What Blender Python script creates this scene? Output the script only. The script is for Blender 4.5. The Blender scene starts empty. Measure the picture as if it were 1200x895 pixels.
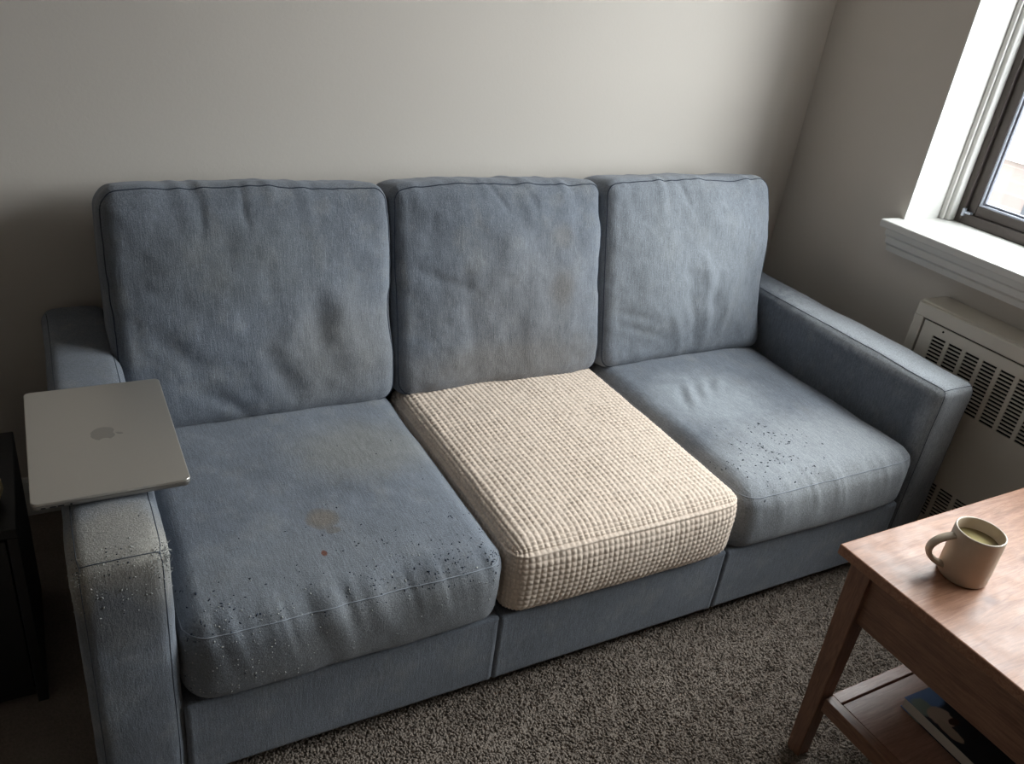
import bpy, bmesh, math, random
import numpy as np
from mathutils import Vector, Matrix, Euler

random.seed(7)
rng = np.random.default_rng(7)
scene = bpy.context.scene
COL = scene.collection

# ------------------------------------------------------------------ camera
cam_d = bpy.data.cameras.new('camera')
cam_d.sensor_fit = 'HORIZONTAL'
cam_d.sensor_width = 36.0
cam_d.lens = 988.6 / 1200.0 * 36.0
cam_d.clip_start = 0.02
cam = bpy.data.objects.new('camera', cam_d)
COL.objects.link(cam)
cam.location = (-0.1065, -1.0597, 1.4242)
cam.rotation_euler = (1.0814, -0.1223, -0.4875)
scene.camera = cam

# ------------------------------------------------------------------ light
world = bpy.data.worlds.new('overcast_sky')
scene.world = world
world.use_nodes = True
bg = world.node_tree.nodes['Background']
bg.inputs['Color'].default_value = (0.96, 0.98, 1.0, 1)
bg.inputs['Strength'].default_value = 5.6
# overcast sky, a little brighter overhead than at the horizon
_nt = world.node_tree
_tc = _nt.nodes.new('ShaderNodeTexCoord'); _sx = _nt.nodes.new('ShaderNodeSeparateXYZ')
_mr = _nt.nodes.new('ShaderNodeMapRange'); _mx = _nt.nodes.new('ShaderNodeMix'); _mx.data_type = 'RGBA'
_nt.links.new(_tc.outputs['Generated'], _sx.inputs[0]); _nt.links.new(_sx.outputs['Z'], _mr.inputs['Value'])
_mr.inputs['To Min'].default_value = 0.7; _mr.inputs['To Max'].default_value = 1.0
_nt.links.new(_mr.outputs[0], _mx.inputs[0])
_mx.inputs[6].default_value = (0, 0, 0, 1); _mx.inputs[7].default_value = (0.96, 0.98, 1.0, 1)
_nt.links.new(_mx.outputs[2], bg.inputs['Color'])

XW, YW = 2.094, 0.95                 # right wall, back wall
XL, YF, ZC = -2.6, -4.2, 2.45        # left wall, front wall, ceiling
WY0, WY1, WZ0, WZ1 = -1.25, 0.482, 0.832, 2.30   # window opening

pl = bpy.data.lights.new('window_daylight_portal', 'AREA')
pl.shape = 'RECTANGLE'
pl.size = WZ1 - WZ0
pl.size_y = WY1 - WY0
pl.cycles.is_portal = True
plo = bpy.data.objects.new('window_daylight_portal', pl)
COL.objects.link(plo)
plo.location = (XW + 0.20, (WY0 + WY1) / 2, (WZ0 + WZ1) / 2)
plo.rotation_euler = (0, math.pi / 2, 0)     # -Z of the light points to -X (into the room)

vs = scene.view_settings
vs.view_transform = 'Standard'
vs.look = 'None'
vs.gamma = 1.0
vs.use_curve_mapping = False
vs.exposure = 1.78

# ------------------------------------------------------------------ helpers: objects
def link(name, me, mat=None, parent=None, loc=(0, 0, 0), rot=(0, 0, 0)):
    o = bpy.data.objects.new(name, me)
    COL.objects.link(o)
    o.location = loc
    o.rotation_euler = rot
    if parent is not None:
        o.parent = parent
    if mat is not None and me is not None:
        me.materials.clear()
        me.materials.append(mat)
    return o

def empty(name, label, cat, loc=(0, 0, 0), rot=(0, 0, 0)):
    o = bpy.data.objects.new(name, None)
    COL.objects.link(o)
    o.empty_display_size = 0.1
    o.location = loc
    o.rotation_euler = rot
    o['label'] = label
    o['category'] = cat
    return o

def struct(o):
    o['kind'] = 'structure'
    return o

def np_mesh(name, V, F, smooth=True):
    me = bpy.data.meshes.new(name)
    V = np.asarray(V, dtype=np.float32)
    F = np.asarray(F, dtype=np.int32)
    k = F.shape[1]
    me.vertices.add(len(V))
    me.vertices.foreach_set('co', V.ravel())
    me.loops.add(F.size)
    me.loops.foreach_set('vertex_index', F.ravel())
    me.polygons.add(len(F))
    me.polygons.foreach_set('loop_start', np.arange(0, F.size, k, dtype=np.int32))
    me.polygons.foreach_set('use_smooth', np.full(len(F), smooth))
    me.update(calc_edges=True)
    me.validate()
    return me

def bm_mesh(name, bm, smooth=False):
    bmesh.ops.recalc_face_normals(bm, faces=bm.faces)
    me = bpy.data.meshes.new(name)
    bm.to_mesh(me)
    bm.free()
    for p in me.polygons:
        p.use_smooth = smooth
    return me

def add_box(bm, a, b, bevel=0.0, seg=2):
    """axis aligned box from corner a to corner b"""
    t = bmesh.new()
    bmesh.ops.create_cube(t, size=1.0)
    c = [(a[i] + b[i]) / 2 for i in range(3)]
    s = [abs(b[i] - a[i]) for i in range(3)]
    for v in t.verts:
        v.co = Vector((c[0] + v.co.x * s[0], c[1] + v.co.y * s[1], c[2] + v.co.z * s[2]))
    if bevel > 0:
        bmesh.ops.bevel(t, geom=t.edges[:], offset=bevel, segments=seg, profile=0.5, affect='EDGES')
    tm = bpy.data.meshes.new('t')
    t.to_mesh(tm)
    t.free()
    bm.from_mesh(tm)
    bpy.data.meshes.remove(tm)

def box(name, a, b, mat, parent=None, bevel=0.0, seg=2, smooth=False):
    bm = bmesh.new()
    add_box(bm, a, b, bevel, seg)
    return link(name, bm_mesh(name, bm, smooth), mat, parent)

def hexa(name, bot, top, mat, parent=None, bevel=0.002):
    """8-corner solid: bot and top are lists of 4 points in the same order"""
    bm = bmesh.new()
    v = [bm.verts.new(p) for p in list(bot) + list(top)]
    bm.faces.new(v[3::-1]); bm.faces.new(v[4:8])
    for i in range(4):
        j = (i + 1) % 4
        bm.faces.new((v[i], v[j], v[4 + j], v[4 + i]))
    bmesh.ops.bevel(bm, geom=bm.edges[:], offset=bevel, segments=2, profile=0.5, affect='EDGES')
    return link(name, bm_mesh(name, bm), mat, parent)

def prism_outline(bm, pts, z0, z1, axis=2):
    """extrude a closed 2d outline"""
    def P(p, z):
        return (p[0], p[1], z) if axis == 2 else ((z, p[0], p[1]) if axis == 0 else (p[0], z, p[1]))
    lo = [bm.verts.new(P(p, z0)) for p in pts]
    hi = [bm.verts.new(P(p, z1)) for p in pts]
    bm.faces.new(lo[::-1]); bm.faces.new(hi)
    n = len(pts)
    for i in range(n):
        j = (i + 1) % n
        bm.faces.new((lo[i], lo[j], hi[j], hi[i]))

def tube_arrays(pts, r, closed=False, sides=6, taper=False):
    P = np.asarray(pts, float)
    n = len(P)
    if closed:
        T = np.roll(P, -1, 0) - np.roll(P, 1, 0)
    else:
        T = np.gradient(P, axis=0)
    T /= np.linalg.norm(T, axis=1)[:, None] + 1e-12
    ref = np.array([0.31, 0.17, 0.93])
    A = np.cross(T, ref); A /= np.linalg.norm(A, axis=1)[:, None] + 1e-9
    B = np.cross(T, A)
    R = np.full(n, r) if np.isscalar(r) else np.asarray(r)
    ang = np.arange(sides) * 2 * np.pi / sides
    V = (P[:, None, :] + R[:, None, None] * (np.cos(ang)[None, :, None] * A[:, None, :] + np.sin(ang)[None, :, None] * B[:, None, :])).reshape(-1, 3)
    F = []
    m = n if closed else n - 1
    for i in range(m):
        for k in range(sides):
            i2 = (i + 1) % n; k2 = (k + 1) % sides
            F.append((i * sides + k, i * sides + k2, i2 * sides + k2, i2 * sides + k))
    return V, np.array(F)

def tube(name, pts, r, mat, parent=None, closed=False, sides=6):
    V, F = tube_arrays(pts, r, closed, sides)
    return link(name, np_mesh(name, V, F), mat, parent)

def lathe(bm, prof, n=48, cx=0, cy=0):
    rings = []
    for r, z in prof:
        if r < 1e-6:
            rings.append([bm.verts.new((cx, cy, z))])
        else:
            rings.append([bm.verts.new((cx + r * math.cos(2 * math.pi * i / n), cy + r * math.sin(2 * math.pi * i / n), z)) for i in range(n)])
    for a, b in zip(rings[:-1], rings[1:]):
        for i in range(n):
            j = (i + 1) % n
            if len(a) == 1 and len(b) == 1: continue
            if len(a) == 1: bm.faces.new((a[0], b[j], b[i]))
            elif len(b) == 1: bm.faces.new((a[i], a[j], b[0]))
            else: bm.faces.new((a[i], a[j], b[j], b[i]))

# ------------------------------------------------------------------ helpers: numpy noise
_perm = np.random.default_rng(3).random((64, 64, 64))
def vnoise(P, scale):
    Q = np.asarray(P) * scale + 100.0
    I = np.floor(Q).astype(int)
    f = Q - I
    f = f * f * f * (f * (f * 6 - 15) + 10)
    I &= 63; J = (I + 1) & 63
    def g(a, b, c): return _perm[a, b, c]
    x0, y0, z0 = I.T; x1, y1, z1 = J.T
    fx, fy, fz = f.T
    c00 = g(x0, y0, z0) * (1 - fx) + g(x1, y0, z0) * fx
    c10 = g(x0, y1, z0) * (1 - fx) + g(x1, y1, z0) * fx
    c01 = g(x0, y0, z1) * (1 - fx) + g(x1, y0, z1) * fx
    c11 = g(x0, y1, z1) * (1 - fx) + g(x1, y1, z1) * fx
    return ((c00 * (1 - fy) + c10 * fy) * (1 - fz) + (c01 * (1 - fy) + c11 * fy) * fz) * 2 - 1

def fbm(P, scale, oct=3):
    s = 0; a = 1
    for i in range(oct):
        s = s + a * vnoise(P + 7.3 * i, scale * 2 ** i); a *= 0.5
    return s

def seg_dist(U, a, b):
    a = np.array(a, float); b = np.array(b, float)
    d = b - a
    t = np.clip(((U - a) @ d) / (d @ d), 0, 1)
    return np.linalg.norm(U - (a + t[:, None] * d), axis=1), t

# ------------------------------------------------------------------ helpers: rounded box surface on a lattice
def lattice_box(h, res, r, skip_bottom=False):
    """surface of a rounded box of half sizes h: returns flat box positions, rounded positions, normals, quads"""
    h = np.array(h, float)
    n = np.maximum(2, np.round(2 * h / res).astype(int))
    key = {}
    quads = []
    Vall = []; Fall = []; off = 0
    for ax in range(3):
        u, v = [(1, 2), (2, 0), (0, 1)][ax]
        for sgn in (-1, 1):
            if skip_bottom and ax == 2 and sgn < 0: continue
            gu, gv = np.meshgrid(np.arange(n[u] + 1), np.arange(n[v] + 1), indexing='ij')
            I = np.zeros(gu.shape + (3,), int)
            I[..., u] = gu; I[..., v] = gv; I[..., ax] = n[ax] if sgn > 0 else 0
            idx = (np.arange(gu.size).reshape(gu.shape)) + off
            a, b, c, d = idx[:-1, :-1], idx[1:, :-1], idx[1:, 1:], idx[:-1, 1:]
            q = np.stack([a, b, c, d], -1).reshape(-1, 4)
            if sgn < 0: q = q[:, ::-1]
            Vall.append(I.reshape(-1, 3)); Fall.append(q); off += gu.size
    I = np.concatenate(Vall); F = np.concatenate(Fall)
    code = (I[:, 0] * 100003 + I[:, 1]) * 100003 + I[:, 2]
    _, first, inv = np.unique(code, return_index=True, return_inverse=True)
    I = I[first]; F = inv[F]
    P0 = I / n * 2 * h - h
    Pr, N = round_pts(P0, h, r)
    return P0, Pr, N, F

def round_pts(P0, h, r):
    h = np.array(h, float); r3 = np.minimum(np.broadcast_to(np.array(r, float), (3,)), h)
    rr = float(np.min(r3))
    Q = np.clip(P0, -(h - rr), h - rr)
    D = P0 - Q
    L = np.linalg.norm(D, axis=1)[:, None]
    N = D / np.maximum(L, 1e-9)
    return Q + N * rr, N

# ------------------------------------------------------------------ helpers: materials
class M:
    def __init__(s, name):
        s.m = bpy.data.materials.new(name); s.m.use_nodes = True
        s.t = s.m.node_tree; s.b = s.t.nodes['Principled BSDF']
        s._c = None
    def n(s, typ, **kw):
        nd = s.t.nodes.new(typ)
        for k, v in kw.items(): setattr(nd, k, v)
        return nd
    def l(s, a, b): s.t.links.new(a, b)
    def set(s, **kw):
        for k, v in kw.items():
            s.b.inputs[k.replace('_', ' ')].default_value = v
    def coord(s, scale=(1, 1, 1), rot=(0, 0, 0), loc=(0, 0, 0)):
        if s._c is None: s._c = s.n('ShaderNodeTexCoord')
        mp = s.n('ShaderNodeMapping')
        mp.inputs['Scale'].default_value = scale
        mp.inputs['Rotation'].default_value = rot
        mp.inputs['Location'].default_value = loc
        s.l(s._c.outputs['Object'], mp.inputs['Vector'])
        return mp.outputs['Vector']
    def noise(s, vec, scale, detail=2.0, rough=0.5, dist=0.0):
        nd = s.n('ShaderNodeTexNoise')
        nd.inputs['Scale'].default_value = scale
        nd.inputs['Detail'].default_value = detail
        nd.inputs['Roughness'].default_value = rough
        nd.inputs['Distortion'].default_value = dist
        s.l(vec, nd.inputs['Vector'])
        return nd
    def ramp(s, fac, stops):
        nd = s.n('ShaderNodeValToRGB')
        e = nd.color_ramp.elements
        while len(e) < len(stops): e.new(0.5)
        for el, (p, c) in zip(e, stops):
            el.position = p
            el.color = (c, c, c, 1) if np.isscalar(c) else (*c, 1)
        s.l(fac, nd.inputs['Fac'])
        return nd.outputs['Color']
    def mix(s, fac, a, b, mode='MIX'):
        nd = s.n('ShaderNodeMix', data_type='RGBA', blend_type=mode)
        for inp, v in ((nd.inputs[0], fac), (nd.inputs[6], a), (nd.inputs[7], b)):
            if isinstance(v, (int, float)): inp.default_value = v
            elif isinstance(v, (tuple, list)): inp.default_value = (*v, 1)
            else: s.l(v, inp)
        return nd.outputs[2]
    def math(s, op, a, b=None, clamp=False):
        nd = s.n('ShaderNodeMath', operation=op, use_clamp=clamp)
        for i, v in enumerate((a, b)):
            if v is None: continue
            if isinstance(v, (int, float)): nd.inputs[i].default_value = v
            else: s.l(v, nd.inputs[i])
        return nd.outputs[0]
    def bump(s, height, strength=0.3, dist=0.002, normal=None):
        nd = s.n('ShaderNodeBump')
        nd.inputs['Strength'].default_value = strength
        nd.inputs['Distance'].default_value = dist
        s.l(height, nd.inputs['Height'])
        if normal is not None: s.l(normal, nd.inputs['Normal'])
        return nd.outputs['Normal']
    def spot(s, vec, c, rad, soft=0.5, wob=None, wamt=0.3):
        """soft-edged blob mask at c with per-axis radii"""
        sub = s.n('ShaderNodeVectorMath', operation='SUBTRACT'); s.l(vec, sub.inputs[0]); sub.inputs[1].default_value = c
        mul = s.n('ShaderNodeVectorMath', operation='MULTIPLY'); s.l(sub.outputs[0], mul.inputs[0]); mul.inputs[1].default_value = [1 / q for q in rad]
        ln = s.n('ShaderNodeVectorMath', operation='LENGTH'); s.l(mul.outputs[0], ln.inputs[0])
        d = ln.outputs['Value']
        if wob is not None:
            d = s.math('ADD', d, s.math('MULTIPLY', s.math('SUBTRACT', wob, 0.5), wamt * 2))
        mr = s.n('ShaderNodeMapRange', interpolation_type='SMOOTHSTEP')
        s.l(d, mr.inputs['Value'])
        mr.inputs['From Min'].default_value = 1.0 + soft / 2; mr.inputs['From Max'].default_value = 1.0 - soft / 2
        return mr.outputs['Result']

def lin(r, g, b):
    f = lambda c: (c / 255 / 12.92) if c / 255 <= 0.04045 else ((c / 255 + 0.055) / 1.055) ** 2.4
    return (f(r), f(g), f(b))

def plain(name, col, rough=0.5, metallic=0.0, spec=0.5, nscale=0, namt=0.0, bump=0.0):
    m = M(name)
    m.set(Base_Color=(*col, 1), Roughness=rough, Metallic=metallic)
    m.b.inputs['Specular IOR Level'].default_value = spec
    if nscale:
        nz = m.noise(m.coord(), nscale, 4)
        c = m.mix(nz.outputs['Fac'], tuple(q * (1 - namt) for q in col), tuple(min(1, q * (1 + namt)) for q in col))
        m.l(c, m.b.inputs['Base Color'])
        if bump: m.l(m.bump(nz.outputs['Fac'], bump, 0.001), m.b.inputs['Normal'])
    return m.m

FAB = lin(112, 118, 127)
def fabric(name, stain_light_spots=(), base=FAB, streak=(260, 260, 40)):
    """blue-grey chenille upholstery; stains = (centre, radii, colour, strength, soft); some carry painted window light"""
    m = M(name)
    v = m.coord()
    big = m.noise(v, 4.5, 4, 0.55)
    c = m.mix(m.ramp(big.outputs['Fac'], [(0.3, 0.0), (0.7, 1.0)]), tuple(q * 0.84 for q in base), tuple(q * 1.13 for q in base))
    mid = m.noise(v, 14, 4, 0.65)
    c = m.mix(m.ramp(mid.outputs['Fac'], [(0.5, 0.0), (0.78, 0.42)]), c, lin(150, 151, 148))
    wob = m.noise(v, 28, 4, 0.65)
    for cen, rad, colr, st, soft in stain_light_spots:
        k = m.spot(v, cen, rad, soft, wob.outputs['Fac'], 0.45)
        c = m.mix(m.math('MULTIPLY', k, st), c, colr)
    fine = m.noise(v, 420, 3, 0.7)
    stk = m.noise(m.coord(streak), 1.0, 2, 0.6)
    sp = m.math('ADD', m.math('MULTIPLY', fine.outputs['Fac'], 0.65), m.math('MULTIPLY', stk.outputs['Fac'], 0.35))
    c = m.mix(1.0, c, m.ramp(sp, [(0.25, 0.52), (0.5, 1.0), (0.75, 1.55)]), 'MULTIPLY')
    m.l(c, m.b.inputs['Base Color'])
    m.set(Roughness=0.95)
    m.b.inputs['Specular IOR Level'].default_value = 0.12
    m.b.inputs['Sheen Weight'].default_value = 0.25
    m.b.inputs['Sheen Roughness'].default_value = 0.5
    m.b.inputs['Sheen Tint'].default_value = (0.9, 0.93, 1.0, 1)
    m.l(m.bump(sp, 0.75, 0.0022), m.b.inputs['Normal'])
    return m.m

GREY_WEAR = lin(140, 138, 132)
BROWN = lin(108, 96, 82)

def wood(name, light, dark, along='x', coat=0.25, knots=True, rough=0.4):
    m = M(name)
    sc = {'x': (1.6, 16, 16), 'y': (16, 1.6, 16), 'z': (16, 16, 1.6)}[along]
    v = m.coord(sc)
    warp = m.noise(v, 1.1, 3, 0.5, 0.6)
    g = m.noise(v, 5.0, 6, 0.62, 1.6)
    fac = m.math('ADD', m.math('MULTIPLY', g.outputs['Fac'], 0.75), m.math('MULTIPLY', warp.outputs['Fac'], 0.35))
    c = m.ramp(fac, [(0.35, dark), (0.52, tuple((a + b) / 2 for a, b in zip(light, dark))), (0.68, light)])
    fine = m.noise(m.coord(tuple(q * 14 for q in sc)), 2.0, 3, 0.7)
    c = m.mix(1.0, c, m.ramp(fine.outputs['Fac'], [(0.3, 0.82), (0.7, 1.1)]), 'MULTIPLY')
    if knots:
        wob = m.noise(m.coord(), 30, 3, 0.6)
        ov = m.coord()
        for kx, ky, kr, st in ((1.268, -0.515, 0.012, .85), (1.20, -0.43, 0.006, .7), (1.37, -0.56, 0.008, .75), (1.46, -0.47, 0.014, .85), (1.41, -0.36, 0.007, .6), (1.30, -0.60, 0.006, .7)):
            k = m.spot(ov, (kx, ky, 0.5), (kr * 1.5, kr, 0.2), 1.1, wob.outputs['Fac'], 0.5)
            c = m.mix(m.math('MULTIPLY', k, st), c, tuple(q * w for q, w in zip(dark, (0.62, 0.5, 0.42))))
    m.l(c, m.b.inputs['Base Color'])
    rr = m.ramp(m.noise(m.coord(), 26, 4, .6).outputs['Fac'], [(0.3, rough - 0.06), (0.7, rough + 0.10)])
    m.l(rr, m.b.inputs['Roughness'])
    m.b.inputs['Coat Weight'].default_value = coat
    m.b.inputs['Specular IOR Level'].default_value = 0.38
    m.b.inputs['Coat Roughness'].default_value = 0.28
    m.l(m.bump(fine.outputs['Fac'], 0.25, 0.0006), m.b.inputs['Normal'])
    return m.m

def wall_mat(name, col):
    m = M(name)
    v = m.coord()
    big = m.noise(v, 1.3, 3)
    c = m.mix(big.outputs['Fac'], tuple(q * 0.96 for q in col), tuple(q * 1.03 for q in col))
    m.l(c, m.b.inputs['Base Color'])
    m.set(Roughness=0.75)
    m.b.inputs['Specular IOR Level'].default_value = 0.25
    orange = m.noise(v, 170, 3, 0.6)
    m.l(m.bump(orange.outputs['Fac'], 0.16, 0.0015), m.b.inputs['Normal'])
    return m.m

# ------------------------------------------------------------------ materials of the room
MAT_WALL = wall_mat('wall_paint', lin(203, 196, 188))
MAT_CEIL = wall_mat('ceiling_paint', lin(225, 222, 215))
MAT_WHITE = plain('white_gloss_paint', lin(208, 207, 203), 0.4, nscale=14, namt=0.03)
MAT_BRONZE = plain('bronze_window_metal', lin(74, 66, 62), 0.42, 0.3, nscale=60, namt=0.06)
MAT_ALU = plain('bare_aluminium_bead', lin(190, 196, 210), 0.35, 0.5)
MAT_GASKET = plain('grey_gasket', lin(110, 112, 122), 0.6)

def carpet_mat(name, c0, c1):
    m = M(name)
    v = m.coord()
    a = m.noise(v, 9, 4, 0.6)
    b = m.noise(v, 160, 3, 0.7)
    c = m.mix(m.ramp(a.outputs['Fac'], [(0.3, 0.0), (0.7, 1.0)]), c0, c1)
    c = m.mix(1.0, c, m.ramp(b.outputs['Fac'], [(0.3, 0.80), (0.7, 1.15)]), 'MULTIPLY')
    m.l(c, m.b.inputs['Base Color'])
    m.set(Roughness=1.0)
    m.b.inputs['Specular IOR Level'].default_value = 0.05
    m.l(m.bump(b.outputs['Fac'], 0.6, 0.004), m.b.inputs['Normal'])
    return m.m
MAT_CARPET = carpet_mat('carpet_backing', lin(128, 117, 108), lin(140, 129, 119))
MAT_PILE = carpet_mat('carpet_pile_yarn', lin(142, 131, 121), lin(149, 138, 128))

def glass_mat():
    m = M('window_glass')
    t = m.t
    t.nodes.remove(m.b)
    out = t.nodes['Material Output']
    tr = m.n('ShaderNodeBsdfTransparent'); tr.inputs['Color'].default_value = (0.96, 0.98, 0.98, 1)
    gl = m.n('ShaderNodeBsdfGlossy'); gl.inputs['Roughness'].default_value = 0.02
    fr = m.n('ShaderNodeFresnel'); 
    # unrefracted pane: the same air-to-glass Fresnel on both faces
    ge = m.n('ShaderNodeNewGeometry'); mr = m.n('ShaderNodeMapRange')
    m.l(ge.outputs['Backfacing'], mr.inputs['Value']); mr.inputs['To Min'].default_value = 1.45; mr.inputs['To Max'].default_value = 1 / 1.45
    m.l(mr.outputs[0], fr.inputs['IOR'])
    mx = m.n('ShaderNodeMixShader')
    m.l(fr.outputs[0], mx.inputs[0]); m.l(tr.outputs[0], mx.inputs[1]); m.l(gl.outputs[0], mx.inputs[2])
    m.l(mx.outputs[0], out.inputs['Surface'])
    return m.m
MAT_GLASS = glass_mat()

# ================================================================== THE ROOM
T = 0.12
floor = struct(box('floor', (XL, YF, -0.08), (XW, YW, 0.0), MAT_CARPET))
struct(box('ceiling', (XL - T, YF - T, ZC), (XW + 0.3, YW + T, ZC + 0.1), MAT_CEIL))
struct(box('wall_back', (XL - T, YW, -0.08), (XW + 0.3, YW + T, ZC), MAT_WALL))
struct(box('wall_left', (XL - T, YF, -0.08), (XL, YW, ZC), MAT_WALL))
struct(box('wall_front', (XL - T, YF - T, -0.08), (XW + 0.3, YF, ZC), MAT_WALL))
# right wall with the window opening (0.3 m thick)
bm = bmesh.new()
D = 0.27
add_box(bm, (XW, YF, -0.08), (XW + D, YW, WZ0 - 0.02))
add_box(bm, (XW, YF, WZ1), (XW + D, YW, ZC))
add_box(bm, (XW, YF, WZ0 - 0.02), (XW + D, WY0, WZ1))
add_box(bm, (XW, WY1, WZ0 - 0.02), (XW + D, YW, WZ1))
struct(link('wall_right', bm_mesh('wall_right', bm), MAT_WALL))

# carpet pile: bent tufts over the floor that is in view
def carpet_pile():
    x0, x1, y0, y1 = -0.55, 1.72, -0.95, 0.12
    pitch = 0.0045
    xs = np.arange(x0, x1, pitch); ys = np.arange(y0, y1, pitch)
    X, Y = np.meshgrid(xs, ys)
    X = X.ravel() + rng.uniform(-.5, .5, X.size) * pitch; Y = Y.ravel() + rng.uniform(-.5, .5, Y.size) * pitch
    n = X.size
    P = np.stack([X, Y, np.zeros(n)], 1)
    clump = fbm(P, 70, 2); lay = fbm(P + 5, 22, 2)
    H = 0.0062 + 0.0010 * clump + rng.uniform(-.0015, .0015, n)
    ang = np.pi * 1.3 * vnoise(P + 11, 95) + 0.5 * lay + rng.normal(0, .5, n)
    lean = 0.0036 + 0.002 * rng.random(n)
    tip = P + np.stack([np.cos(ang) * lean, np.sin(ang) * lean, H], 1)
    r = 0.0029 + 0.0008 * rng.random(n)
    V = np.zeros((n, 7, 3))
    a0 = rng.uniform(0, 2 * np.pi, n)
    for k in range(3):
        a = a0 + k * 2 * np.pi / 3
        off = np.stack([np.cos(a) * r, np.sin(a) * r, np.zeros(n)], 1)
        V[:, k] = P + off * 0.8
        V[:, 3 + k] = P * 0.45 + tip * 0.55 + off * 1.1
    V[:, 6] = tip
    F = []
    for k in range(3):
        j = (k + 1) % 3
        F += [(k, j, 3 + j), (k, 3 + j, 3 + k), (3 + k, 3 + j, 6)]
    F = np.array(F)[None] + (np.arange(n) * 7)[:, None, None]
    o = link('carpet_pile', np_mesh('carpet_pile', V.reshape(-1, 3), F.reshape(-1, 3)), MAT_PILE, floor)
    o['kind'] = 'stuff'
carpet_pile()

# baseboards (stepped profile)
def baseboard(name, pts, axis, at0, at1):
    bm = bmesh.new()
    prism_outline(bm, pts, at0, at1, axis)
    struct(link(name, bm_mesh(name, bm), MAT_WHITE))
prof = [(0, 0), (-0.016, 0), (-0.016, 0.075), (-0.011, 0.085), (-0.011, 0.095), (-0.005, 0.105), (0, 0.105)]
baseboard('baseboard_back', [(YW + a, b) for a, b in prof], 0, XL, XW)
baseboard('baseboard_right', [(XW + a, b) for a, b in prof], 1, YF, -1.72)
baseboard('baseboard_left', [(XL - a, b) for a, b in prof], 1, YF, YW)

# ------------------------------------------------------------------ window
# reveal lining (jambs, head) painted white
bm = bmesh.new()
XR = XW + 0.155
for (y0, y1) in ((WY1 - 0.004, WY1), (WY0, WY0 + 0.004)):
    add_box(bm, (XW - 0.0015, y0, WZ0), (XW + D, y1, WZ1))
add_box(bm, (XW - 0.0015, WY0, WZ1 - 0.004), (XW + D, WY1, WZ1))
struct(link('trim_1', bm_mesh('trim_1', bm), MAT_WHITE))
# stop moulding in front of the metal frame: two stepped beads
def ring(bm, x0, x1, y0, y1, z0, z1, w, bottom=True, bev=0.0):
    add_box(bm, (x0, y1 - w, z0), (x1, y1, z1), bev)
    add_box(bm, (x0, y0, z0), (x1, y0 + w, z1), bev)
    add_box(bm, (x0, y0 + w, z1 - w), (x1, y1 - w, z1), bev)
    if bottom: add_box(bm, (x0, y0 + w, z0), (x1, y1 - w, z0 + w), bev)
bm = bmesh.new()
ring(bm, XR - 0.004, XR + 0.006, WY0 + .004, WY1 - .004, WZ0, WZ1 - .004, 0.014, False, 0.003)
ring(bm, XR + 0.006, XR + 0.040, WY0 + .004, WY1 - .004, WZ0, WZ1 - .004, 0.027, False, 0.004)
struct(link('trim_2', bm_mesh('trim_2', bm, False), MAT_WHITE))

XF = XR + 0.034
win = bpy.data.objects.new('window_1', None); COL.objects.link(win)
win.location = (XF, (WY0 + WY1) / 2, WZ0); struct(win)
def wpart(name, bm, mat):
    o = link(name, bm_mesh(name, bm), mat)
    o.parent = win
    o.matrix_parent_inverse = Matrix.Translation(win.location).inverted()
    return o
ym = (WY0 + WY1) / 2
bm = bmesh.new()
ring(bm, XF, XF + 0.07, WY0 + .022, WY1 - .022, WZ0, WZ1 - .022, 0.030, True, 0.002)
wpart('window_frame', bm, MAT_BRONZE)
sashes = [(ym - 0.018, WY1 - .052), (WY0 + .052, ym + 0.018)]
for i, (a, b) in enumerate(sashes):
    dx = 0.012 + 0.03 * i
    bm = bmesh.new()
    ring(bm, XF + dx, XF + dx + 0.028, a, b, WZ0 + .030, WZ1 - .052, 0.028, True, 0.002)
    sash = wpart('sash', bm, MAT_BRONZE)
    bm = bmesh.new()
    ring(bm, XF + dx + 0.004, XF + dx + 0.018, a + .028, b - .028, WZ0 + .058, WZ1 - .080, 0.006, True, 0.001)
    wpart('glazing_bead', bm, MAT_ALU)
    bm = bmesh.new()
    ring(bm, XF + dx + 0.010, XF + dx + 0.022, a + .034, b - .034, WZ0 + .064, WZ1 - .086, 0.006, True)
    wpart('gasket', bm, MAT_GASKET)
    bm = bmesh.new()
    add_box(bm, (XF + dx + 0.014, a + .034, WZ0 + .064), (XF + dx + 0.018, b - .034, WZ1 - .086))
    wpart('pane', bm, MAT_GLASS)
bm = bmesh.new()
add_box(bm, (XF - 0.006, WY1 - .075, WZ0 + .030), (XF + 0.014, WY1 - .050, WZ0 + .036), 0.001)
add_box(bm, (XF - 0.008, WY1 - .058, WZ0 + .022), (XF + 0.002, WY1 - .050, WZ0 + .044), 0.001)
wpart('latch', bm, MAT_ALU)

# window sill (stool with nosing) and apron moulding
bm = bmesh.new()
add_box(bm, (XW - 0.078, WY0 - 0.05, WZ0 - 0.022), (XW, WY1 + 0.016, WZ0), 0.004, 3)
add_box(bm, (XW - 0.004, WY0, WZ0 - 0.020), (XF + 0.012, WY1, WZ0))
struct(link('trim_3', bm_mesh('trim_3', bm), MAT_WHITE))
bm = bmesh.new()
z0 = WZ0 - 0.022
pr = [(XW, z0), (XW - 0.058, z0), (XW - 0.056, z0 - 0.020), (XW - 0.046, z0 - 0.028), (XW - 0.044, z0 - 0.046), (XW - 0.030, z0 - 0.056), (XW - 0.028, z0 - 0.072), (XW, z0 - 0.072)]
prism_outline(bm, pr, WY0 - 0.035, WY1 + 0.004, 1)
struct(link('trim_4', bm_mesh('trim_4', bm), MAT_WHITE))

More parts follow.
